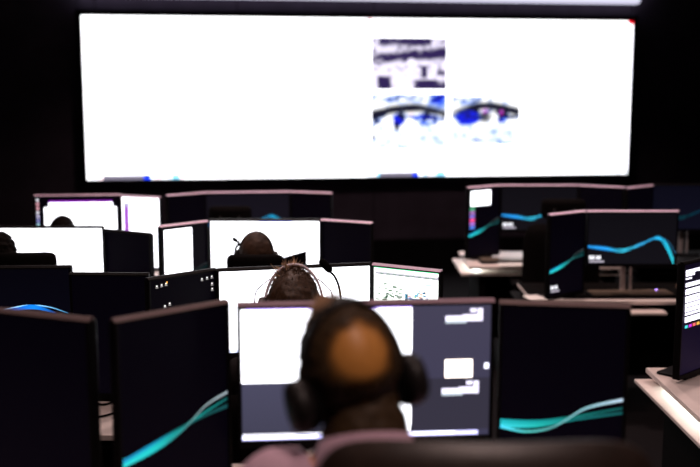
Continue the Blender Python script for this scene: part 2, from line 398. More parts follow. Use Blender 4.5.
PT = (0.307, 0.495)      # upright side monitors, outer size
def tall(near, deg, anchor, ztop, desk_z, paint, label, **k):
    """upright monitor from one end of its top edge; anchor 'l' = near is its left end, 'r' = its right end"""
    d = Vector((math.cos(R(deg)), math.sin(R(deg)))) * PT[0]; p = Vector(near)
    l, r = (p, p + d) if anchor == 'l' else (p - d, p)
    return monitor('monitor', l, r, ztop, PT[0], PT[1], desk_z, paint, label, **k)
def wide(l, r, ztop, desk_z, paint, label, h_=0.36, **k):
    w_ = (Vector(l) - Vector(r)).length
    return monitor('monitor', l, r, ztop, w_, h_, desk_z, paint, label, **k)

D1, D2, D3, DR = 0.87, 0.69, 0.69, 0.74
# nearest row (on the platform)
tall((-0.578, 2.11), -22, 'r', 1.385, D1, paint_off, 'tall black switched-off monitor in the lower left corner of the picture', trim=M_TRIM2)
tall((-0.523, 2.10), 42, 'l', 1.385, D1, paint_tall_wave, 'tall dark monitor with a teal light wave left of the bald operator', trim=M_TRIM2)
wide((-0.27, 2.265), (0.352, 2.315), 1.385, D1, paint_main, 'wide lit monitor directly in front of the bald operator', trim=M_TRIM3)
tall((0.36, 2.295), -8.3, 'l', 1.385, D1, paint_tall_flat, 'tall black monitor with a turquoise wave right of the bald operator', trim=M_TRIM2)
# second row
wide((-1.71, 3.79), (-1.11, 3.815), 1.2, D2, paint_crest, 'wide dark monitor showing only a small glowing blue arc', trim=False)
tall((-1.075, 3.66), -2, 'l', 1.2, D2, paint_off, 'tall dark monitor between the blue arc screen and the icon desktop', trim=False)
tall((-0.752, 3.55), 42.4, 'l', 1.2, D2, paint_icons, 'tall angled black monitor with a few tiny white desktop icons', trim=False)
wide((-0.522, 3.745), (0.088, 3.885), 1.2, D2, paint_white, 'wide white glowing monitor in front of the brown-haired operator', trim=False)
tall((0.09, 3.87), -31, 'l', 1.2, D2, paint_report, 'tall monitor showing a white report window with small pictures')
tall((1.352, 3.885), 42.7, 'l', 1.2, D2, paint_list, 'tall monitor with a bright list at the right picture edge', trim=False)
# third row
wide((-1.885, 4.98), (-1.275, 4.98), 1.2, D3, paint_white, 'wide white glowing monitor at the left behind the reclining operator', trim=False)
tall((-1.245, 4.87), -30, 'l', 1.2, D3, paint_off_faint, 'tall dark monitor standing against the left white screen', trim=False)
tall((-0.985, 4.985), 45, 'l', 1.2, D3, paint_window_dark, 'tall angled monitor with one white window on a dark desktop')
wide((-0.77, 5.26), (-0.16, 5.26), 1.2, D3, paint_white_top, 'wide white glowing monitor behind the dark head with raised microphone', trim=False)
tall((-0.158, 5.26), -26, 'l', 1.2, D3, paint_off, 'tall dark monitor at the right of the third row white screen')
tall((1.135, 5.48), 36, 'l', 1.2, D3, paint_side_wave, 'tall angled dark monitor with a cyan streak above the paper sheet')
wide((1.39, 5.65), (1.925, 5.65), 1.2, D3, paint_wave, 'wide dark monitor with the full blue wave above the keyboard', h_=0.335)
# fourth row
wide((-2.13, 6.52), (-1.56, 6.58), 1.2, D3, paint_desktop_window, 'wide monitor with icon column and white purple-topped window, far left')
tall((-1.545, 6.52), -21, 'l', 1.2, D3, paint_doc, 'tall white glowing monitor with a short purple bar, far left row')
tall((-1.235, 6.52), 40, 'l', 1.2, D3, paint_off, 'tall angled dark monitor between the purple bar screen and last row centre')
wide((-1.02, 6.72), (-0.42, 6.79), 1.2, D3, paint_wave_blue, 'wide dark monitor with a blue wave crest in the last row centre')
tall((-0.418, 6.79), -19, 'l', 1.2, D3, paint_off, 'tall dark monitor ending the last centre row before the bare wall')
tall((0.80, 6.56), 36, 'l', 1.25, DR, paint_side_desktop, 'tall monitor with white note and coloured icons on the far pale desk')
wide((1.05, 6.74), (1.59, 6.74), 1.25, DR, paint_wave, 'wide monitor with blue wave beside the white note screen', h_=0.335)
tall((1.593, 6.73), -29, 'l', 1.25, DR, paint_off, 'tall black monitor behind the far right empty chair')
tall((1.87, 6.53), 40, 'l', 1.25, DR, paint_off_faint, 'tall dim plum-dark monitor below the big display corner')
wide((2.11, 6.78), (2.65, 6.78), 1.25, DR, paint_wave_dim, 'wide very dim bluish monitor at the far right edge', h_=0.335, trim=False)

# ------------------------------------------------------------------ video wall and light box
vw = empty('video_wall', (*wall_pt(.025, .10), 1.03), WROT, 'huge white glowing video wall showing three small camera pictures', 'video wall')
VW, VH = 5.595, 1.59
MB().box(-.05, VW + .05, -.02, .066, -.04, VH + .055, .004).build('frame', M_BLACK, vw)
def cam_a(u, v):                     # rows of desks seen from above
    n = noise.noise(Vector((u * 7, v * 9, 1.3))); n2 = noise.noise(Vector((u * 15, v * 17, 4.1)))
    d = 1.1 * math.exp(-((v - .07) / .07) ** 2) * (1 if .1 < u < .8 else .1)
    d += 1.5 * math.exp(-((v - .40 + .12 * u) / .085) ** 2) * (.45 + .8 * u)
    d += 1.5 * max(0, 1 - max(abs(u - .17) / .10, abs(v - .88) / .15) ** 4)
    d += 1.5 * max(0, 1 - max(abs(u - .72) / .17, abs(v - .91) / .11) ** 4) + 1.2 * max(0, 1 - max(abs(u - .94) / .08, abs(v - .92) / .10) ** 4)
    d += 1.0 * max(0, 1 - max(abs(u - .70) / .045, abs(v - .66) / .13) ** 4) + .8 * max(0, 1 - max(abs(u - .93) / .07, abs(v - .68) / .06) ** 4)
    d -= 1.6 * max(0, 1 - ((u - .53) / .07) ** 2 - ((v - .48) / .10) ** 2)
    d = d * (1.1 + .7 * n) + 1.2 * max(0, n2) * (1 if v < .62 else .35)
    d = min(1, max(0, d)); b = (1 - d) ** 1.6
    return (1.15 * b + .035, 1.08 * b + .02, 1.25 * b + .10)
def hall(u, v, o, c, edge):           # dark ring of people under pale ceiling, white desks
    n = noise.noise(Vector((u * 6 + o, v * 8, 2.3))); n2 = noise.noise(Vector((u * 12 + o, v * 13, 7.7)))
    band = 1.6 * math.exp(-((v - c) / .065) ** 2) * edge
    blue = 1.5 * max(0, n2 + .12) * (1 if c < v < c + .30 else .25) + .5 * max(0, n - .05) * (v > .68) + .6 * max(0, n + .15) * (v < .16)
    band += 2.4 * max(0, n2 - .05) * (c - .02 < v < c + .22) + .8 * max(0, n2 + .1) * (v < .13)
    return n, n2, band, blue
def cam_b(u, v):
    n, n2, band, blue = hall(u, v, 3, .38 - .13 * math.sin(u * 3.0), 1)
    blue += 1.6 * max(0, 1 - ((u - .36) / .10) ** 2 - ((v - .47) / .13) ** 2) + .8 * max(0, 1 - ((u - .72) / .22) ** 2 - ((v - .42) / .06) ** 2)
    blue += .6 * max(0, 1 - ((u - .92) / .2) ** 2 - ((v - .12) / .2) ** 2)
    blk = 1.4 * max(0, 1 - ((u - .34) / .04) ** 2 - ((v - .58) / .10) ** 2) + 1.3 * max(0, 1 - ((u - .02) / .03) ** 2 - ((v - .78) / .06) ** 2)
    blue -= 2 * max(0, 1 - ((u - .22) / .09) ** 2 - ((v - .52) / .13) ** 2) + 2 * max(0, 1 - ((u - .52) / .13) ** 2 - ((v - .62) / .17) ** 2)
    d = min(1, max(0, band * (.9 + .5 * n) + blk)); e = min(1, max(0, blue)); b = 1.5 * (1 - d) ** 1.6
    rd = .25 * max(0, 1 - ((u - .53) / .04) ** 2 - ((v - .37) / .06) ** 2)
    return (b * (1 - e) ** 2.5 + .012 + rd, b * (1 - e * .93) ** 2 + .012, b * (1 - .45 * e) + .03)
def cam_c(u, v):
    n, n2, band, blue = hall(u, v, 9, .34 - .14 * math.sin(u * 3.1), .25 + min(1, u * 2.2))
    blue += 1.7 * max(0, 1 - ((u - .24) / .21) ** 2 - ((v - .42) / .19) ** 2) + .9 * max(0, 1 - ((u - .72) / .14) ** 2 - ((v - .42) / .12) ** 2)
    blue += .8 * max(0, 1 - ((u - .38) / .14) ** 2 - ((v - .90) / .04) ** 2)
    band += 1.1 * max(0, 1 - ((u - .48) / .12) ** 2 - ((v - .42) / .14) ** 2) + .9 * max(0, 1 - ((u - .72) / .05) ** 2 - ((v - .42) / .12) ** 2)
    blue -= 2.5 * max(0, 1 - ((u - .62) / .07) ** 2 - ((v - .45) / .16) ** 2)
    d = min(1, max(0, band * (.9 + .5 * n))); e = min(1, max(0, blue)); b = 1.5 * (1 - d) ** 1.6
    m = max(0, 1 - ((u - .49) / .06) ** 2 - ((v - .30) / .06) ** 2) + max(0, 1 - ((u - .73) / .04) ** 2 - ((v - .33) / .07) ** 2)
    return (b * (1 - e) ** 2.5 + .012 + .5 * m, b * (1 - e * .93) ** 2 + .012, b * (1 - .45 * e) + .03 + .45 * m)
def taskbar(p, u0, u1, blue_at, seed):
    rnd = random.Random(seed); n = 26
    p.rect(u0, .972, u1, 1, (.30, .27, .36))
    for k in range(n):
        a = u0 + (u1 - u0) * k / n; q = k / n
        if q < .12 or q > .62: p.rect(a, .968, a + (u1 - u0) / n * .8, .998, rnd.choice([(3, 3, 3.2), (2.5, 2.8, 3), (3, 2.4, 2.5), (.5, 1.6, 2.2)]))
        elif abs(q - blue_at) < .05: p.rect(a, .97, a + (u1 - u0) / n, 1, (.02, .08, 1.6))
for side in (0, 1):
    half = VW * .5
    p = Paint(half - .004, VH, 0.002, VH)
    VWHITE = (3.0, 3.0, 3.1)
    p.rect(0, 0, 1, 1, VWHITE)
    if side == 0:
        taskbar(p, .005, .335, .6, 2)
        p.rect(.05, .578, .125, .584, (.8, .75, .85)); p.rect(.15, .578, .22, .582, (1.2, 1.1, 1.2))
        o = p.build('screen', vw); o.location = (0, -.022, 0)
    else:
        p.picture(.012, .118, .290, .443, cam_a); p.picture(.012, .472, .290, .825, cam_b); p.picture(.310, .487, .570, .80, cam_c)
        p.layer += 1; p.poly([(0, .022), (.012, 0), (0, 0)], (1.5, .02, .02)); p.rect(.98, 0, 1, .022, (1.5, .01, .03))
        taskbar(p, .0, .29, .6, 3)
        for k in range(5): p.rect(.93 + k * .014, .97, .94 + k * .014, .992, (1.2, 1.2, 1.4) if k % 2 else (.3, .4, .5))
        o = p.build('screen', vw); o.location = (VW * .5, -.022, 0)
lb = empty('wall_light_box', (*wall_pt(-.02, .02), 2.797), WROT, 'long pale light box glowing above the video wall', 'light box')
MB().box(-.02, 5.73, -.012, -.002, .0, .298, .002).build('back_plate', M_BLACK, lb)
MB().box(-.02, 5.73, -.135, -.012, .27, .298, .004).build('hood', M_BLACK, lb)
MB().box(0, 5.70, -.13, -.012, .0, .268, .02).build('diffuser', mat('light_box_diffuser', (.8, .8, .85), .5, emit=(.80, .78, 1.0), estr=.95), lb)

# ------------------------------------------------------------------ desks
def desk(x0, x1, y0, y1, z, label, floor_z=0.0, led=False, tray=None, mat_at=None, top=None):
    cx, cy = (x0 + x1) / 2, (y0 + y1) / 2
    r = empty('desk', (cx, cy, floor_z), 0, label, 'desk', 'operator desks')
    a, b, c, d, h = x0 - cx, x1 - cx, y0 - cy, y1 - cy, z - floor_z
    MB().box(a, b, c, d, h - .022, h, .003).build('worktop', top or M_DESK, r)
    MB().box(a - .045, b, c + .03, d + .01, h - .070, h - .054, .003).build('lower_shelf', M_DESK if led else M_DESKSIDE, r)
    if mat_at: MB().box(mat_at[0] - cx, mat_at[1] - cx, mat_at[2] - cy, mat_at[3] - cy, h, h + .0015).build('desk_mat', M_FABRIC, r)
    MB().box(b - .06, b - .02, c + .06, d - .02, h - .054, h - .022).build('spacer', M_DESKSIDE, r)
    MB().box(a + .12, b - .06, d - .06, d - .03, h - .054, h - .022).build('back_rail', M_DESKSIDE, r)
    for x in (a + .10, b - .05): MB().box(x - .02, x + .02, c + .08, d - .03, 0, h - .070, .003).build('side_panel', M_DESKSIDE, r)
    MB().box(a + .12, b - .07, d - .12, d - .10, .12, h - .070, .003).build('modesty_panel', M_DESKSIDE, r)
    if led:
        MB().box(a + .05, a + .085, c + .10, d - .15, h - .052, h - .024, .003).build('light_strip', mat('desk_light_strip', (.8, .85, .85), .4, emit=(.85, 1.0, .95), estr=6.0), r)
        MB().lathe([(.014, h - .054), (.014, h - .022)], c=(a + .05, d - .10, 0), n=14).build('support_post', M_CHROME, r)
    else:
        MB().box(a + .04, a + .06, c + .06, d - .06, h - .054, h - .022).build('spacer', M_DESKSIDE, r)
    if tray:
        MB().box(tray[0] - cx, tray[1] - cx, c - .085, c + .028, h - .066, h - .050, .004).build('keyboard_tray', M_DESK, r)
        for x in (tray[0] - cx + .02, tray[1] - cx - .02): MB().box(x - .01, x + .01, c - .03, c + .24, h - .088, h - .066).build('tray_rail', M_DESKSIDE, r)
    return r
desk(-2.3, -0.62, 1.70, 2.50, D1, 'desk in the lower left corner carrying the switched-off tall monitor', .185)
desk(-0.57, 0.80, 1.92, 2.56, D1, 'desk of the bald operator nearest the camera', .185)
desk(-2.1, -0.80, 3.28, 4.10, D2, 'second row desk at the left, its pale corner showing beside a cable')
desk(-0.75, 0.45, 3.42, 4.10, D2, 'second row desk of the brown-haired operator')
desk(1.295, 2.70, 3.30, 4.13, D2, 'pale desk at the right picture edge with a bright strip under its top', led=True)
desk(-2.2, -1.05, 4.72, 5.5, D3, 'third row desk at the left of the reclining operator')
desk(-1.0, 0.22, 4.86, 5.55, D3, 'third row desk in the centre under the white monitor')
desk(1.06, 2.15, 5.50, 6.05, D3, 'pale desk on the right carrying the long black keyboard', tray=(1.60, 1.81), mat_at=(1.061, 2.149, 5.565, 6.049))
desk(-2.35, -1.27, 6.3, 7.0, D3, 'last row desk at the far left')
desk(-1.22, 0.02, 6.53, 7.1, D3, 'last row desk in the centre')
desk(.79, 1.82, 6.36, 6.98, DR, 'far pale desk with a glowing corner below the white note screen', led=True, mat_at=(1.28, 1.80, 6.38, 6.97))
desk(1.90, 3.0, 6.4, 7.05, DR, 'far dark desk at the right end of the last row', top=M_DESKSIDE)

# ------------------------------------------------------------------ small things on the desks
def keyboard(x, y, z, rz, label, w_=.44):
    r = empty('keyboard', (x, y, z), rz, label, 'keyboard')
    MB().box(-w_ / 2, w_ / 2, -.075, .075, 0.0, .016, .004).build('case', M_BLACK, r)
    k = MB(); rnd = random.Random(4)
    km = mat('dark_keycap', (.22, .17, .13), .35, spec=.5)
    for row in range(6):
        n = 22
        for i in range(n):
            if row == 5 and 4 < i < 10: continue
            a = -w_ / 2 + .012 + i * (w_ - .024) / n; b = .055 - row * .021
            k.box(a, a + (w_ - .024) / n * .82, b - .008, b + .008, .016, .024)
    tag(k.build('keys', km, r), kind='stuff')
    MB().box(w_ * .34, w_ * .355, .045, .055, .016, .026).build('indicator_light', mat('violet_led', (.2, .1, .4), .4, emit=(.45, .25, 1.0), estr=8), r)
    return r
keyboard(1.66, 5.645, D3 + .0015, R(3), 'long black keyboard with a violet light under the wide wave monitor', .5)
keyboard(1.10, 6.53, DR, R(4), 'small black keyboard on the far pale desk')
pp = MB().box(-.10, .10, -.07, .07, 0, .004, .001).box(-.095, .105, -.066, .074, .004, .007, .001).build('paper_sheets', mat('white_paper', (.85, .83, .8), .8, noise_amt=.03))
pp.location = (1.13, 5.58, D3); pp.rotation_euler = (0, 0, R(8)); tag(pp, 'few white paper sheets lying on the pale desk corner', 'paper')
pq = MB().box(-.13, .13, -.06, .06, 0, .004, .001).box(-.12, .135, -.055, .062, .004, .008, .001).build('paper_sheets', MATS['white_paper'])
pq.location = (1.12, 6.41, DR); pq.rotation_euler = (0, 0, R(3)); tag(pq, 'bright white papers at the front of the far pale desk', 'paper')
bxr = empty('storage_box', (1.965, 5.62, D3 + .0015), R(4), 'small dark box with a beige lid right of the keyboard', 'box')
MB().box(-.028, .028, -.04, .04, 0, .05, .003).build('body', M_BLACK, bxr)
MB().box(-.031, .031, -.043, .043, .045, .062, .003).build('lid', mat('beige_card', (.6, .42, .3), .7, noise_amt=.1), bxr)
cab = MB()
def arc(pts, n=24):
    out = []
    P = [Vector(p) for p in pts]
    for i in range(len(P) - 1):
        a, b, c, d = P[max(i - 1, 0)], P[i], P[i + 1], P[min(i + 2, len(P) - 1)]
        for k in range(n // 2):
            f = k / (n // 2); out.append(0.5 * (2 * b + (c - a) * f + (2 * a - 5 * b + 4 * c - d) * f * f + (3 * b - a - 3 * c + d) * f ** 3))
    out.append(P[-1]); return out
cab.tube(arc([(-1.25, 3.62, D2 + .006), (-1.05, 3.66, D2 + .006), (-.95, 3.60, D2 + .006), (-.90, 3.66, D2 + .006), (-.84, 3.61, D2 + .006), (-.90, 3.48, D2 + .006), (-1.0, 3.44, D2 + .006), (-1.2, 3.46, D2 + .006)]), .004, 8)
tag(cab.build('cable', M_BLACK, None, True), 'thin black cable looping over the pale left desk corner', 'cable')
tb = empty('tablet', (-0.30, 4.97, D3), R(6), 'small dark tilted tablet on a stand right of the raised-microphone head', 'tablet')
MB().add([(-.075, -.006, .30), (.075, -.006, .30), (.075, .0, .378), (-.075, -.0, .338), (-.075, .004, .30), (.075, .004, .30), (.075, .010, .378), (-.075, .010, .338)],
         [(0, 1, 2, 3), (7, 6, 5, 4), (0, 4, 5, 1), (1, 5, 6, 2), (2, 6, 7, 3), (3, 7, 4, 0)]).build('slate', M_BLACK, tb)
MB().tube([(0, .004, .012), (0, .004, .32)], .008, 8).build('stem', M_SHELL, tb); MB().lathe([(.07, 0), (.07, .008), (.02, .014)], n=20).build('foot', M_SHELL, tb, True)
# gooseneck microphone of the second row
gm = empty('gooseneck_microphone', (-0.03, 3.50, D2), 0, 'black gooseneck microphone rising right of the brown-haired head', 'microphone')
MB().lathe([(.06, 0), (.06, .015), (.045, .03), (.015, .034)], n=24).build('foot', M_SHELL, gm, True)
MB().tube(arc([(0, 0, .03), (.004, -.02, .2), (.0, -.06, .38), (-.006, -.10, .49), (-.022, -.125, .545), (-.038, -.135, .565)], 16), .0045, 10).build('gooseneck', M_BLACK, gm, True)
mh = MB().lathe([(.006, -.030), (.012, -.025), (.014, -.010), (.014, .016), (.011, .026), (.004, .030)], n=18).build('foam_head', M_FABRIC, gm, True)
mh.location = (-.055, -.14, .590); mh.rotation_euler = (R(15), R(-40), 0)

# ------------------------------------------------------------------ office chairs
def pad(w_, t, h_, curve, seg=10, rnd=.35, z0=0.0, wtop=1.0):
    """upholstered pad in the XZ plane, curved in plan, rounded corners; front toward +Y"""
    b = MB(); nx, nz = seg * 2, seg; front = []; back = []
    for j in range(nz + 1):
        for i in range(nx + 1):
            u, v = i / nx * 2 - 1, j / nz * 2 - 1
            # superellipse corner rounding
            q = max(1e-6, (abs(u) ** 6 + abs(v) ** 6) ** (1 / 6)); m = max(abs(u), abs(v)); k = m / q if m > 0 else 1
            x, z = u * k * w_ / 2, v * k * h_ / 2
            x *= 1 + (wtop - 1) * (v + 1) / 2
            th = t / 2 * (1 - m ** 8 * .9)
            y = curve * (u * k) ** 2
            front.append((x, y + th, z0 + h_ / 2 + z)); back.append((x, y - th, z0 + h_ / 2 + z))
    n = len(front); f = []
    for j in range(nz):
        for i in range(nx):
            k = j * (nx + 1) + i
            f.append((k, k + 1, k + nx + 2, k + nx + 1)); f.append((n + k, n + k + nx + 1, n + k + nx + 2, n + k + 1))
    ring = list(range(nx + 1)) + [j * (nx + 1) + nx for j in range(1, nz + 1)] + [nz * (nx + 1) + i for i in range(nx - 1, -1, -1)] + [j * (nx + 1) for j in range(nz - 1, 0, -1)]
    for a, c in zip(ring, ring[1:] + ring[:1]): f.append((a, n + a, n + c, c))
    return b.add(front + back, f)
def make_chair(loc, rz, label, material, headrest=True, back_top=1.0, seat_z=.46, w_=.5, base_z=0.0):
    r = empty('office_chair', (loc[0], loc[1], base_z), rz, label, 'chair', 'office chairs')
    s = pad(.48, .07, .46, 0.0).build('seat', material, r, True); s.rotation_euler = (R(-90), 0, 0); s.location = (0, -.02, seat_z - .035); 
    s.location = (0, -.23, seat_z - .035)
    hb = back_top - seat_z - .06
    b = pad(w_, .06, hb, .05, 12, wtop=.96).build('backrest', material, r, True); b.location = (0, -.27, seat_z + .06); b.rotation_euler = (R(2), 0, 0)
    MB().tube([(0, -.12, seat_z - .09), (0, -.30, seat_z - .07), (0, -.335, seat_z + .02), (0, -.325, seat_z + .25)], .02, 10).build('back_bracket', M_BLACK, r, True)
    if headrest:
        h = pad(.28, .05, .13, .03, 8).build('headrest', material, r, True); h.location = (0, -.285, back_top + .03)
        for hx in (-.06, .06): MB().tube([(hx, -.30, back_top - .08), (hx, -.305, back_top + .10)], .008, 8).build('headrest_post', M_BLACK, r, True)
    for sx in (-1, 1):
        a = MB().box(sx * .27 - .035, sx * .27 + .035, -.20, -.01, seat_z + .17, seat_z + .195, .01).build('armrest', M_BLACK, r)
        MB().tube([(sx * .20, -.10, seat_z - .075), (sx * .27, -.10, seat_z - .06), (sx * .27, -.10, seat_z + .172)], .014, 10).build('arm_post', M_BLACK, r, True)
    MB().lathe([(.028, .10), (.028, .26), (.018, .26), (.018, seat_z - .09), (.09, seat_z - .085), (.09, seat_z - .07)], n=18).build('gas_column', M_BLACK, r, True)
    for k in range(5):
        a = 2 * math.pi * k / 5 + .3; c, s_ = math.cos(a), math.sin(a)
        MB().tube([(0, 0, .12), (c * .15, s_ * .15, .105), (c * .30, s_ * .30, .075)], [.026, .02, .014], 8).build('base_leg', M_BLACK, r, True)
        cs = MB().lathe([(.012, -.022), (.028, -.02), (.028, -.004), (.018, -.003), (.018, .003), (.028, .004), (.028, .02), (.012, .022)], axis='x', n=16).build('caster', M_BLACK, r, True)
        cs.location = (c * .30, s_ * .30, .0282); cs.rotation_euler = (0, 0, a)
    return r
make_chair((.21, 1.66), R(-1), 'wide dark brown high-backed chair of the bald operator', M_LEATHER, False, 1.188, .44, .57, .185)
make_chair((-.19, 3.19), 0, 'black chair hidden behind the bald operator, under the brown-haired operator', M_FABRIC, False, .95)
make_chair((-.447, 4.875), R(-2), 'black chair headrest behind the dark head with raised microphone', M_FABRIC, True, .955, .42)
make_chair((-1.49, 4.60), R(4), 'black chair of the reclining operator at the left edge', M_FABRIC, True, 1.01, .42)
make_chair((-1.87, 6.12), 0, 'black chair under the half-hidden operator far left', M_FABRIC, False, .90)
make_chair((-.79, 6.50), R(3), 'empty black chair silhouetted against the last row centre monitor', M_FABRIC, True, 1.0)
make_chair((1.37, 6.38), R(-4), 'empty black chair in front of the far right wave monitor', M_FABRIC, True, 1.06)

# ------------------------------------------------------------------ people
def head_mesh(n=40, m=30):
    """skull and face, origin between the ears, +Y is the face"""
    vs, fs = [], []
    for j in range(m + 1):
        ph = math.pi * j / m
        for i in range(n):
            t = 2 * math.pi * i / n
            x, y, z = math.sin(ph) * math.cos(t), math.sin(ph) * math.sin(t), math.cos(ph)
            px, py, pz = .077 * x, .096 * y, .112 * z
            if z < 0:
                px *= 1 - .30 * (-z) ** 1.3
                if y < 0: py *= 1 - .50 * (-z)
                else: py *= 1 - .06 * (-z)
            if y > 0:
                g = lambda cx, cz, sx, sz: math.exp(-((px - cx) / sx) ** 2 - ((pz - cz) / sz) ** 2)
                py += .022 * g(0, -.028, .011, .020) + .008 * g(0, .0, .009, .02)       # nose
                py -= .010 * (g(.032, .008, .016, .011) + g(-.032, .008, .016, .011))      # eye sockets
                py += .005 * g(0, .028, .045, .010)                                       # brow
                py += .006 * (g(0, -.058, .022, .006) + g(0, -.070, .018, .006)) - .004 * g(0, -.064, .022, .003)   # lips
                py += .006 * g(0, -.098, .02, .012)                                       # chin
            elif z > -.3: py -= .004 * math.exp(-((pz - .02) / .05) ** 2)
            vs.append((px, py, pz))
        if j: 
            for i in range(n): fs.append(((j - 1) * n + i, j * n + i, j * n + (i + 1) % n, (j - 1) * n + (i + 1) % n))
    for sx in (-1, 1):                                                                    # ears
        k0 = len(vs)
        for j in range(9):
            ph = math.pi * j / 8
            for i in range(10):
                t = 2 * math.pi * i / 10
                vs.append((sx * (.079 + .009 * math.sin(ph) * math.cos(t)), -.008 + .017 * math.sin(ph) * math.sin(t), -.005 + .032 * math.cos(ph)))
        for j in range(8):
            for i in range(10): fs.append((k0 + j * 10 + i, k0 + (j + 1) * 10 + i, k0 + (j + 1) * 10 + (i + 1) % 10, k0 + j * 10 + (i + 1) % 10))
    return vs, fs

def mesh_eval(o):
    dg = bpy.context.evaluated_depsgraph_get(); dg.update()
    return bpy.data.meshes.new_from_object(o.evaluated_get(dg))

def make_person(label, hip, head, head_rot, floor_z, desk_z, shirt_m, hair_fn, hair_m, collar=False, reach=.34, trousers_m=None, skin=None, neck_k=.87, neck_r=.062, shoulder=.86):
    """hip: pelvis point, head: centre of the skull (both world); faces +Y"""
    root = empty('person', (hip[0], hip[1], floor_z), 0, label, 'person')
    O = Vector((hip[0], hip[1], floor_z))
    P = Vector(hip) - O; Hd = Vector(head) - O
    Rm = Matrix.Rotation(head_rot[2], 4, 'Z') @ Matrix.Rotation(head_rot[1], 4, 'Y') @ Matrix.Rotation(head_rot[0], 4, 'X')
    HM = Matrix.Translation(Hd) @ Rm
    nb = Hd + Rm.to_3x3() @ Vector((0, -.035, -.10)); nb0 = P.lerp(nb, neck_k) + Vector((0, -.01, -.005))
    V, E_, RAD, REG = [], [], [], []
    def v(p, r, par=None, reg='torso'):
        V.append(Vector(p)); RAD.append(r if isinstance(r, tuple) else (r, r)); i = len(V) - 1
        if par is not None: E_.append((par, i)); REG.append(reg)
        return i
    sp = nb0 - P
    pel = v(P, (.16, .11)); a1 = v(P + sp * .33 + Vector((0, .005, 0)), (.145, .10), pel); a2 = v(P + sp * .66, (.165, .11), a1)
    a3 = v(P + sp * .86, (.12, .075), a2); nk = v(nb0, (neck_r, neck_r), a3, 'neck'); hb = v(nb, (neck_r * .95, neck_r * .95), nk, 'neck'); hc = v(Hd + Rm.to_3x3() @ Vector((0, -.01, -.02)), (.05, .05), hb, 'head')
    for sx in (-1, 1):
        hj = v(P + Vector((sx * .10, .04, -.02)), .088, pel, 'leg'); kz = max(.44, P.z - .06)
        kn = v((P.x + sx * .13, P.y + .43, kz), .062, hj, 'leg'); cf = v((P.x + sx * .13, P.y + .41, kz * .62), .052, kn, 'leg'); an = v((P.x + sx * .13, P.y + .40, .09), .036, cf, 'leg')
        v((P.x + sx * .14, P.y + .47, .05), .038, an, 'foot'); v((P.x + sx * .145, P.y + .56, .035), .028, len(V) - 1, 'foot')
        sh = v(P + sp * shoulder + Vector((sx * .165, 0, 0)), .058, a3, 'torso')
        S = V[sh]; wz = desk_z - floor_z + .045; W = Vector((P.x * .0 + S.x * .45 + sx * .0, S.y + reach, wz))
        mid = (S + W) / 2; L = .28; half = (W - S).length / 2; dr = math.sqrt(max(.0025, L * L - half * half))
        el = v(mid + Vector((sx * .45, -.35, -.85)).normalized() * dr, .042, sh, 'arm')
        wr = v(W, (.027, .022), el, 'arm'); pm = v(W + Vector((-sx * .01, .06, -.006)), (.036, .016), wr, 'hand')
        for q, (dx, ln) in enumerate(((-.030, .068), (-.010, .080), (.011, .076), (.030, .060))):
            k1 = v(W + Vector((sx * dx - sx * .01, .092, -.004)), .0095, pm, 'hand')
            k2 = v(V[k1] + Vector((sx * dx * .15, ln * .5, .004)), .0088, k1, 'hand'); v(V[k2] + Vector((0, ln * .42, -.016)), .0075, k2, 'hand')
        th = v(W + Vector((-sx * .040, .045, -.008)), .011, pm, 'hand'); v(V[th] + Vector((-sx * .018, .035, -.006)), .0085, th, 'hand')
    vs, fs = [], []
    def limb(A, B, ra, rb, n=16):       # closed tapered limb with round ends, its section an ellipse
        t = B - A; L = t.length; t.normalize()
        ax = Vector((1, 0, 0)); ax = (ax - t * ax.dot(t))
        if ax.length < .1: ax = Vector((0, 1, 0)) - t * t.y
        ax.normalize(); ay = t.cross(ax); k0 = len(vs); m = 0
        prof = [(math.sin(q) , -math.cos(q), 0) for q in (.12, .5, .9, 1.25)] + [(1, 0, f) for f in (0, .33, .67, 1)] + [(math.cos(q), math.sin(q), 1) for q in (.32, .67, 1.07, 1.45)]
        for (sc_, e, f) in prof:
            rx, ry = ra[0] + (rb[0] - ra[0]) * f, ra[1] + (rb[1] - ra[1]) * f
            c = A + t * (L * f + e * min(rx, ry))
            for k in range(n):
                a = 2 * math.pi * k / n; vs.append((c + (ax * rx * math.cos(a) + ay * ry * math.sin(a)) * sc_)[:])
            if m:
                for k in range(n): fs.append((k0 + (m - 1) * n + k, k0 + (m - 1) * n + (k + 1) % n, k0 + m * n + (k + 1) % n, k0 + m * n + k))
            m += 1
        fs.append(tuple(k0 + k for k in range(n))[::-1]); fs.append(tuple(k0 + (m - 1) * n + k for k in range(n)))
    for (a, b) in E_: limb(V[a], V[b], RAD[a], RAD[b])
    hv, hf = head_mesh(); n0 = len(vs)
    vs += [(HM @ Vector(q))[:] for q in hv]; fs += [tuple(k + n0 for k in q) for q in hf]
    me2 = bpy.data.meshes.new('raw'); me2.from_pydata(vs, [], fs); me2.update()
    bmr = bmesh.new(); bmr.from_mesh(me2); bmesh.ops.remove_doubles(bmr, verts=bmr.verts[:], dist=1e-5); bmesh.ops.recalc_face_normals(bmr, faces=bmr.faces[:]); bmr.to_mesh(me2); bmr.free()
    ro = bpy.data.objects.new('raw', me2); COL.objects.link(ro)
    rm = ro.modifiers.new('remesh', 'REMESH'); rm.mode = 'VOXEL'; rm.voxel_size = .0068
    sm = ro.modifiers.new('smooth', 'SMOOTH'); sm.factor = .5; sm.iterations = 4
    body = mesh_eval(ro); bpy.data.objects.remove(ro)
    bmm = bmesh.new(); bmm.from_mesh(body); bmm.verts.ensure_lookup_table(); seen = [0] * len(bmm.verts); comps = []
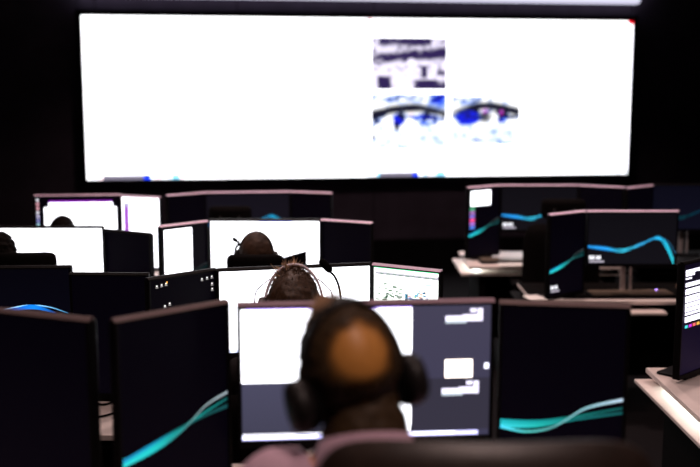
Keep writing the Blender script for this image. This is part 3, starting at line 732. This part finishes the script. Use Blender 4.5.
    for v0 in bmm.verts:
        if seen[v0.index]: continue
        st = [v0]; seen[v0.index] = 1; comp = []
        while st:
            q = st.pop(); comp.append(q)
            for e in q.link_edges:
                ov = e.other_vert(q)
                if not seen[ov.index]: seen[ov.index] = 1; st.append(ov)
        comps.append(comp)
    comps.sort(key=len)
    bmesh.ops.delete(bmm, geom=[q for c in comps[:-1] for q in c], context='VERTS'); bmm.to_mesh(body); bmm.free(); body.update()
    body.name = 'body'; body.materials.clear(); body.materials.append(skin or M_SKIN)
    body.polygons.foreach_set('use_smooth', [True] * len(body.polygons))
    bo = bpy.data.objects.new('body', body); COL.objects.link(bo); bo.parent = root
    # which bone each face follows
    nv = len(body.vertices); co = np.empty(nv * 3); body.vertices.foreach_get('co', co); co = co.reshape(-1, 3)
    no = np.empty(nv * 3); body.vertices.foreach_get('normal', no); no = no.reshape(-1, 3)
    best = np.full(nv, 1e9); reg = np.zeros(nv, int); names = ['torso', 'neck', 'head', 'leg', 'foot', 'arm', 'hand']
    for (a, b), rg in zip(E_, REG):
        A, B = np.array(V[a]), np.array(V[b]); d = B - A; t = np.clip(((co - A) @ d) / max(1e-9, d @ d), 0, 1)
        rr = (1 - t) * RAD[a][0] + t * RAD[b][0]
        ds = np.linalg.norm(co - (A + t[:, None] * d), axis=1) - rr
        k = ds < best; best[k] = ds[k]; reg[k] = names.index(rg)
    HMi = np.array(HM.inverted()); hl = co @ HMi[:3, :3].T + HMi[:3, 3]
    inhead = (np.abs(hl[:, 0]) < .10) & (np.abs(hl[:, 1]) < .14) & (hl[:, 2] > -.15) & (hl[:, 2] < .14)
    polys = [tuple(q.vertices) for q in body.polygons]
    nhead = Rm.to_3x3()
    def shell(name, mask, off, m, edge=.001):
        idx = [q for q in polys if all(mask[k] for k in q)]
        if not idx: return None
        used = sorted({k for q in idx for k in q}); mp = {k: i for i, k in enumerate(used)}
        cnt = {}
        for q in idx:
            for a, b in zip(q, q[1:] + q[:1]): cnt[(min(a, b), max(a, b))] = cnt.get((min(a, b), max(a, b)), 0) + 1
        bd = {k for e, c in cnt.items() if c == 1 for k in e}
        o_ = off if callable(off) else (lambda k: off)
        pv = [tuple(co[k] + no[k] * (edge if k in bd else o_(k))) for k in used]
        mm = bpy.data.meshes.new(name); mm.from_pydata(pv, [], [tuple(mp[k] for k in q) for q in idx]); mm.update(); mm.materials.append(m)
        mm.polygons.foreach_set('use_smooth', [True] * len(mm.polygons))
        if m.name.startswith('thinning'):
            at = mm.attributes.new('hair_cover', 'FLOAT', 'POINT'); at.data.foreach_set('value', [min(1.0, max(0.0, (o_(k) / .009 - .10) * 1.5)) for k in used])
        o = bpy.data.objects.new(name, mm); COL.objects.link(o); o.parent = root; return o
    spn = np.array(sp); along = (co - np.array(P)) @ spn / (spn @ spn)
    isT = np.isin(reg, [0, 5]) | ((reg == 1) & (along < 1.0)); isT &= ~inhead & (along > .02) | (reg == 5)
    fold = lambda amt: (lambda k: .010 + amt * noise.noise(Vector(co[k]) * 14))
    shirt = shell('shirt', isT & ~(reg == 6), fold(.008), shirt_m)
    isL = (np.isin(reg, [3])) | ((reg == 0) & (along <= .05))
    shell('trousers', isL, fold(.006), trousers_m or mat('dark_trousers', (.012, .012, .016), .9, spec=.1))
    shell('shoes', reg == 4, .008, mat('black_shoe', (.008, .007, .007), .4))
    # collar ring
    if collar:
        cv = MB(); nn = 28; axis = (nb - nb0).normalized(); xx = Vector((1, 0, 0)); yy = axis.cross(xx).normalized(); xx = yy.cross(axis)
        rows = [(.068, -.03), (.074, .018), (.080, .022), (.096, -.022)]
        pts = []
        for r_, h_ in rows:
            for k in range(nn):
                a = 2 * math.pi * k / nn; pts.append(nb0 + axis * (h_ - .012 * math.sin(a)) + (xx * math.cos(a) + yy * math.sin(a)) * r_)
        ff = [(i * nn + k, i * nn + (k + 1) % nn, (i + 1) * nn + (k + 1) % nn, (i + 1) * nn + k) for i in range(len(rows) - 1) for k in range(nn)]
        cv.add(pts, ff).build('collar', shirt_m, root, True)
    # hair
    hm = np.array([bool(inhead[k]) and hair_fn(hl[k]) > 0 for k in range(nv)])
    hair = shell('hair', hm, lambda k: hair_fn(hl[k]) * (1 + .5 * noise.noise(Vector(hl[k]) * 60)), hair_m, .0)
    for sx in (-1, 1):
        e = MB().lathe([(.001, .011), (.006, .0095), (.010, .005), (.0115, 0), (.010, -.005), (.006, -.0095), (.001, -.011)], n=14).build('eye', M_EYE, root, True)
        e.location = HM @ Vector((sx * .032, .074, .006)); e.rotation_euler = Rm.to_euler()
    return root, Matrix.Translation(O) @ HM

def headset(HM, label, band_m, cup_m, band_w=.030, rx=.090, rz=.122, cup_r=.042, cup_t=.030, mic=None, yoke=False, back=0.0, drop=0.0, band_t=.008):
    r = empty('headset', (0, 0, 0), 0, label, 'headset'); r.matrix_world = HM
    arc_pts = [(-rx * math.cos(t), -.005 + back, -.004 - drop * (1 - math.sin(t)) + rz * math.sin(t)) for t in [math.pi * k / 32 for k in range(33)]]
    wid = [band_w * (.6 + .4 * math.sin(math.pi * k / 32)) for k in range(33)]
    MB().sweep_rect(arc_pts, (0, 1, 0), wid, band_t).build('headband', band_m, r, True)
    for sx in (-1, 1):
        c = MB().lathe([(cup_r * .5, cup_t), (cup_r * .85, cup_t * .92), (cup_r, cup_t * .6), (cup_r, 0.0), (cup_r * .6, 0.0)], axis='x', n=28)
        if sx < 0: c.v = [(-p[0], p[1], p[2]) for p in c.v]
        o = c.build('ear_cup', cup_m, r, True); o.location = (sx * (rx - .002), -.008 + back, -.012 - drop)
        k = MB().lathe([(cup_r * .45, .0), (cup_r * .9, .001), (cup_r * .95, -.008), (cup_r * .8, -.016), (cup_r * .5, -.012)], axis='x', n=28)
        if sx < 0: k.v = [(-p[0], p[1], p[2]) for p in k.v]
        k.build('ear_cushion', M_FABRIC, o, True)
        if yoke:
            MB().tube(arc([(sx * rx * .84, back - .01, .085), (sx * (rx + .010), back - .018, .062), (sx * (rx + .030), back - .020, .036), (sx * (rx + .033), back - .016, -.01)], 14), .0022, 8).build('wire_yoke', mat('plum_wire', (.16, .06, .14), .4), r, True)
    if mic:
        mb = MB().tube(arc(mic, 12), .0065, 8).build('microphone_boom', cup_m, r, True)
        p, q = Vector(mic[-2]), Vector(mic[-1]); d = (q - p).normalized()
        MB().tube([q - d * .006, q + d * .004, q + d * .018, q + d * .028], [.005, .010, .011, .005], 12).build('microphone', M_FABRIC, mb, True)
    return r

def short_hair(bald=None, nape=-.07, thick=.006):
    # hair over the back and sides; forehead and face free
    def f(p):
        x, y, z = p
        if y > .045 + .4 * (z - .02) * 0 and z < .068: return 0
        if y > .075: return 0
        if z < nape or (y > .012 and z < .01) or (y > -.012 and z < -.055): return 0
        if bald:
            d = math.sqrt(((x - bald[0]) / bald[3]) ** 2 + ((y - bald[1]) / bald[4]) ** 2 + ((z - bald[2]) / bald[5]) ** 2)
            if d < 1: return 0
            return thick * min(1, (d - 1) * 1.3 + .05)
        return thick
    return f

LAV = mat('lavender_shirt_cloth', (.62, .42, .52), .85, spec=.15, noise_amt=.06, noise_scale=60, bump=.15, bump_scale=500)
DKSH = mat('black_shirt_cloth', (.015, .013, .014), .9, spec=.1, noise_amt=.3, noise_scale=40)
H_DARK = mat('near_black_hair', (.004, .0026, .002), .7, spec=.04, noise_amt=.5, noise_scale=150, bump=.6, bump_scale=260)
H_GREY = mat('dark_brown_cropped_hair', (.030, .017, .008), .6, spec=.25, noise_amt=.4, noise_scale=170, bump=.5, bump_scale=300)
H_CROP = mat('thin_cropped_hair', (.045, .022, .012), .6, spec=.2, noise_amt=.5, noise_scale=25, bump=.4, bump_scale=300)
def thin_hair():
    m = mat('thinning_brown_hair', (.045, .025, .010), .6, spec=.25, noise_amt=.4, noise_scale=170, bump=.5, bump_scale=300)
    nt = m.node_tree; out = nt.nodes['Material Output']; b = nt.nodes['Principled BSDF']
    a = nt.nodes.new('ShaderNodeAttribute'); a.attribute_name = 'hair_cover'
    tr = nt.nodes.new('ShaderNodeBsdfTransparent'); mx = nt.nodes.new('ShaderNodeMixShader')
    nt.links.new(a.outputs['Fac'], mx.inputs[0]); nt.links.new(tr.outputs[0], mx.inputs[1]); nt.links.new(b.outputs[0], mx.inputs[2]); nt.links.new(mx.outputs[0], out.inputs['Surface'])
    return m
H_THIN = thin_hair()
H_BROWN = mat('brown_hair', (.055, .026, .012), .5, spec=.4, noise_amt=.5, noise_scale=120, bump=.8, bump_scale=220)
H_LIT = mat('lit_brown_hair', (.50, .32, .19), .5, spec=.4, noise_amt=.4, noise_scale=90)  # brown hair with the light from above put into its colour

p1, hm1 = make_person('balding person in lavender shirt and black headset seen from behind, nearest the camera', (.08, 1.52, .73), (-.001, 1.625, 1.414), (R(-2), R(-8), R(19)), .185, D1, LAV,
                      short_hair((.000, -.098, .046, .042, .06, .036), -.145, thick=.009), H_THIN, collar=True, neck_k=.940, neck_r=.070, shoulder=.888)
headset(hm1, 'large black over-ear headset on the balding head', M_CUP, M_CUP, .040, .090, .124, .046, .034, back=-.012, drop=.030)
p2, hm2 = make_person('brown-haired person wearing a white headband headset in the second row', (-.19, 3.12, .53), (-.19, 3.22, 1.172), (R(-22), 0, 0), 0, D2, DKSH,
                      short_hair(None, thick=.012), H_BROWN)
headset(hm2, 'white wire headband headset on the brown hair', mat('white_band', (.92, .82, .90), .4), mat('grey_cup', (.10, .085, .085), .5), .022, .098, .140, .036, .024, yoke=True, band_t=.008)
p3, hm3 = make_person('person with dark cropped hair and raised microphone before a white third row screen', (-.455, 4.92, .50), (-.467, 4.775, 1.085), (R(2), R(2), 0), 0, D3, DKSH,
                      short_hair(None, thick=.006), H_CROP, reach=.30)
headset(hm3, 'dark headset with its microphone boom swung up', M_CUP, M_CUP, .024, .088, .118, .034, .024,
        mic=[(-.104, -.012, -.01), (-.100, -.02, .03), (-.084, -.03, .060), (-.094, -.03, .068)])
p4, hm4 = make_person('person with wavy dark hair half cut by the left picture edge', (-1.52, 4.63, .50), (-1.625, 4.43, 1.125), (R(4), R(-6), R(-20)), 0, D3, DKSH,
                      short_hair(None, thick=.014), H_DARK, reach=.32)
p5, hm5 = make_person('person whose dark crown just shows above a white screen, far left', (-1.85, 6.04, .50), (-1.847, 6.18, .988), (R(-14), 0, 0), 0, D3, DKSH,
                      short_hair(None, thick=.007), H_DARK, reach=.22)

# loose strands that lift off the brown hair
def strands(HM, parent, n, region, length, lift, m, name, seed, width=.0022):
    rnd = random.Random(seed); b = MB(); O = Matrix.Translation(-parent.location) @ HM
    for _ in range(n):
        th, ph = region(rnd)
        d = Vector((math.sin(ph) * math.cos(th), math.sin(ph) * math.sin(th), math.cos(ph)))
        p = Vector((.082 * d.x, .102 * d.y, .117 * d.z))
        dirv = (d * lift + Vector((rnd.gauss(0, .6), rnd.gauss(0, .6), rnd.gauss(.1, .35)))).normalized()
        L = length * (.6 + .8 * rnd.random()); q = p + dirv * L * .5; e = q + (dirv + Vector((rnd.gauss(0, .4), rnd.gauss(0, .4), -.25))).normalized() * L * .5
        b.tube([O @ (p - d * .006), O @ q, O @ e], [width, width * .8, width * .15], 4)
    return b.build(name, m, parent)
strands(hm2, p2, 900, lambda r: (r.uniform(-math.pi, 0.2) if r.random() < .8 else r.uniform(0, 6.28), abs(r.gauss(.0, .75))), .018, .2, H_BROWN, 'hair_strands', 3, .0016)
strands(hm2, p2, 260, lambda r: (r.gauss(2.3, .8), abs(r.gauss(.42, .26))), .040, .7, H_LIT, 'lit_hair_tuft', 5, .0024)
strands(hm4, p4, 220, lambda r: (r.uniform(0, 6.28), abs(r.gauss(.6, .6))), .024, .3, H_DARK, 'hair_strands', 8, .0020)
strands(hm1, p1, 240, lambda r: (r.gauss(2.6, .5), abs(r.gauss(.35, .15))), .020, .3, H_LIT, 'lit_hair_tuft', 6, .0022)  # added pale strands painting the highlight on top of the head
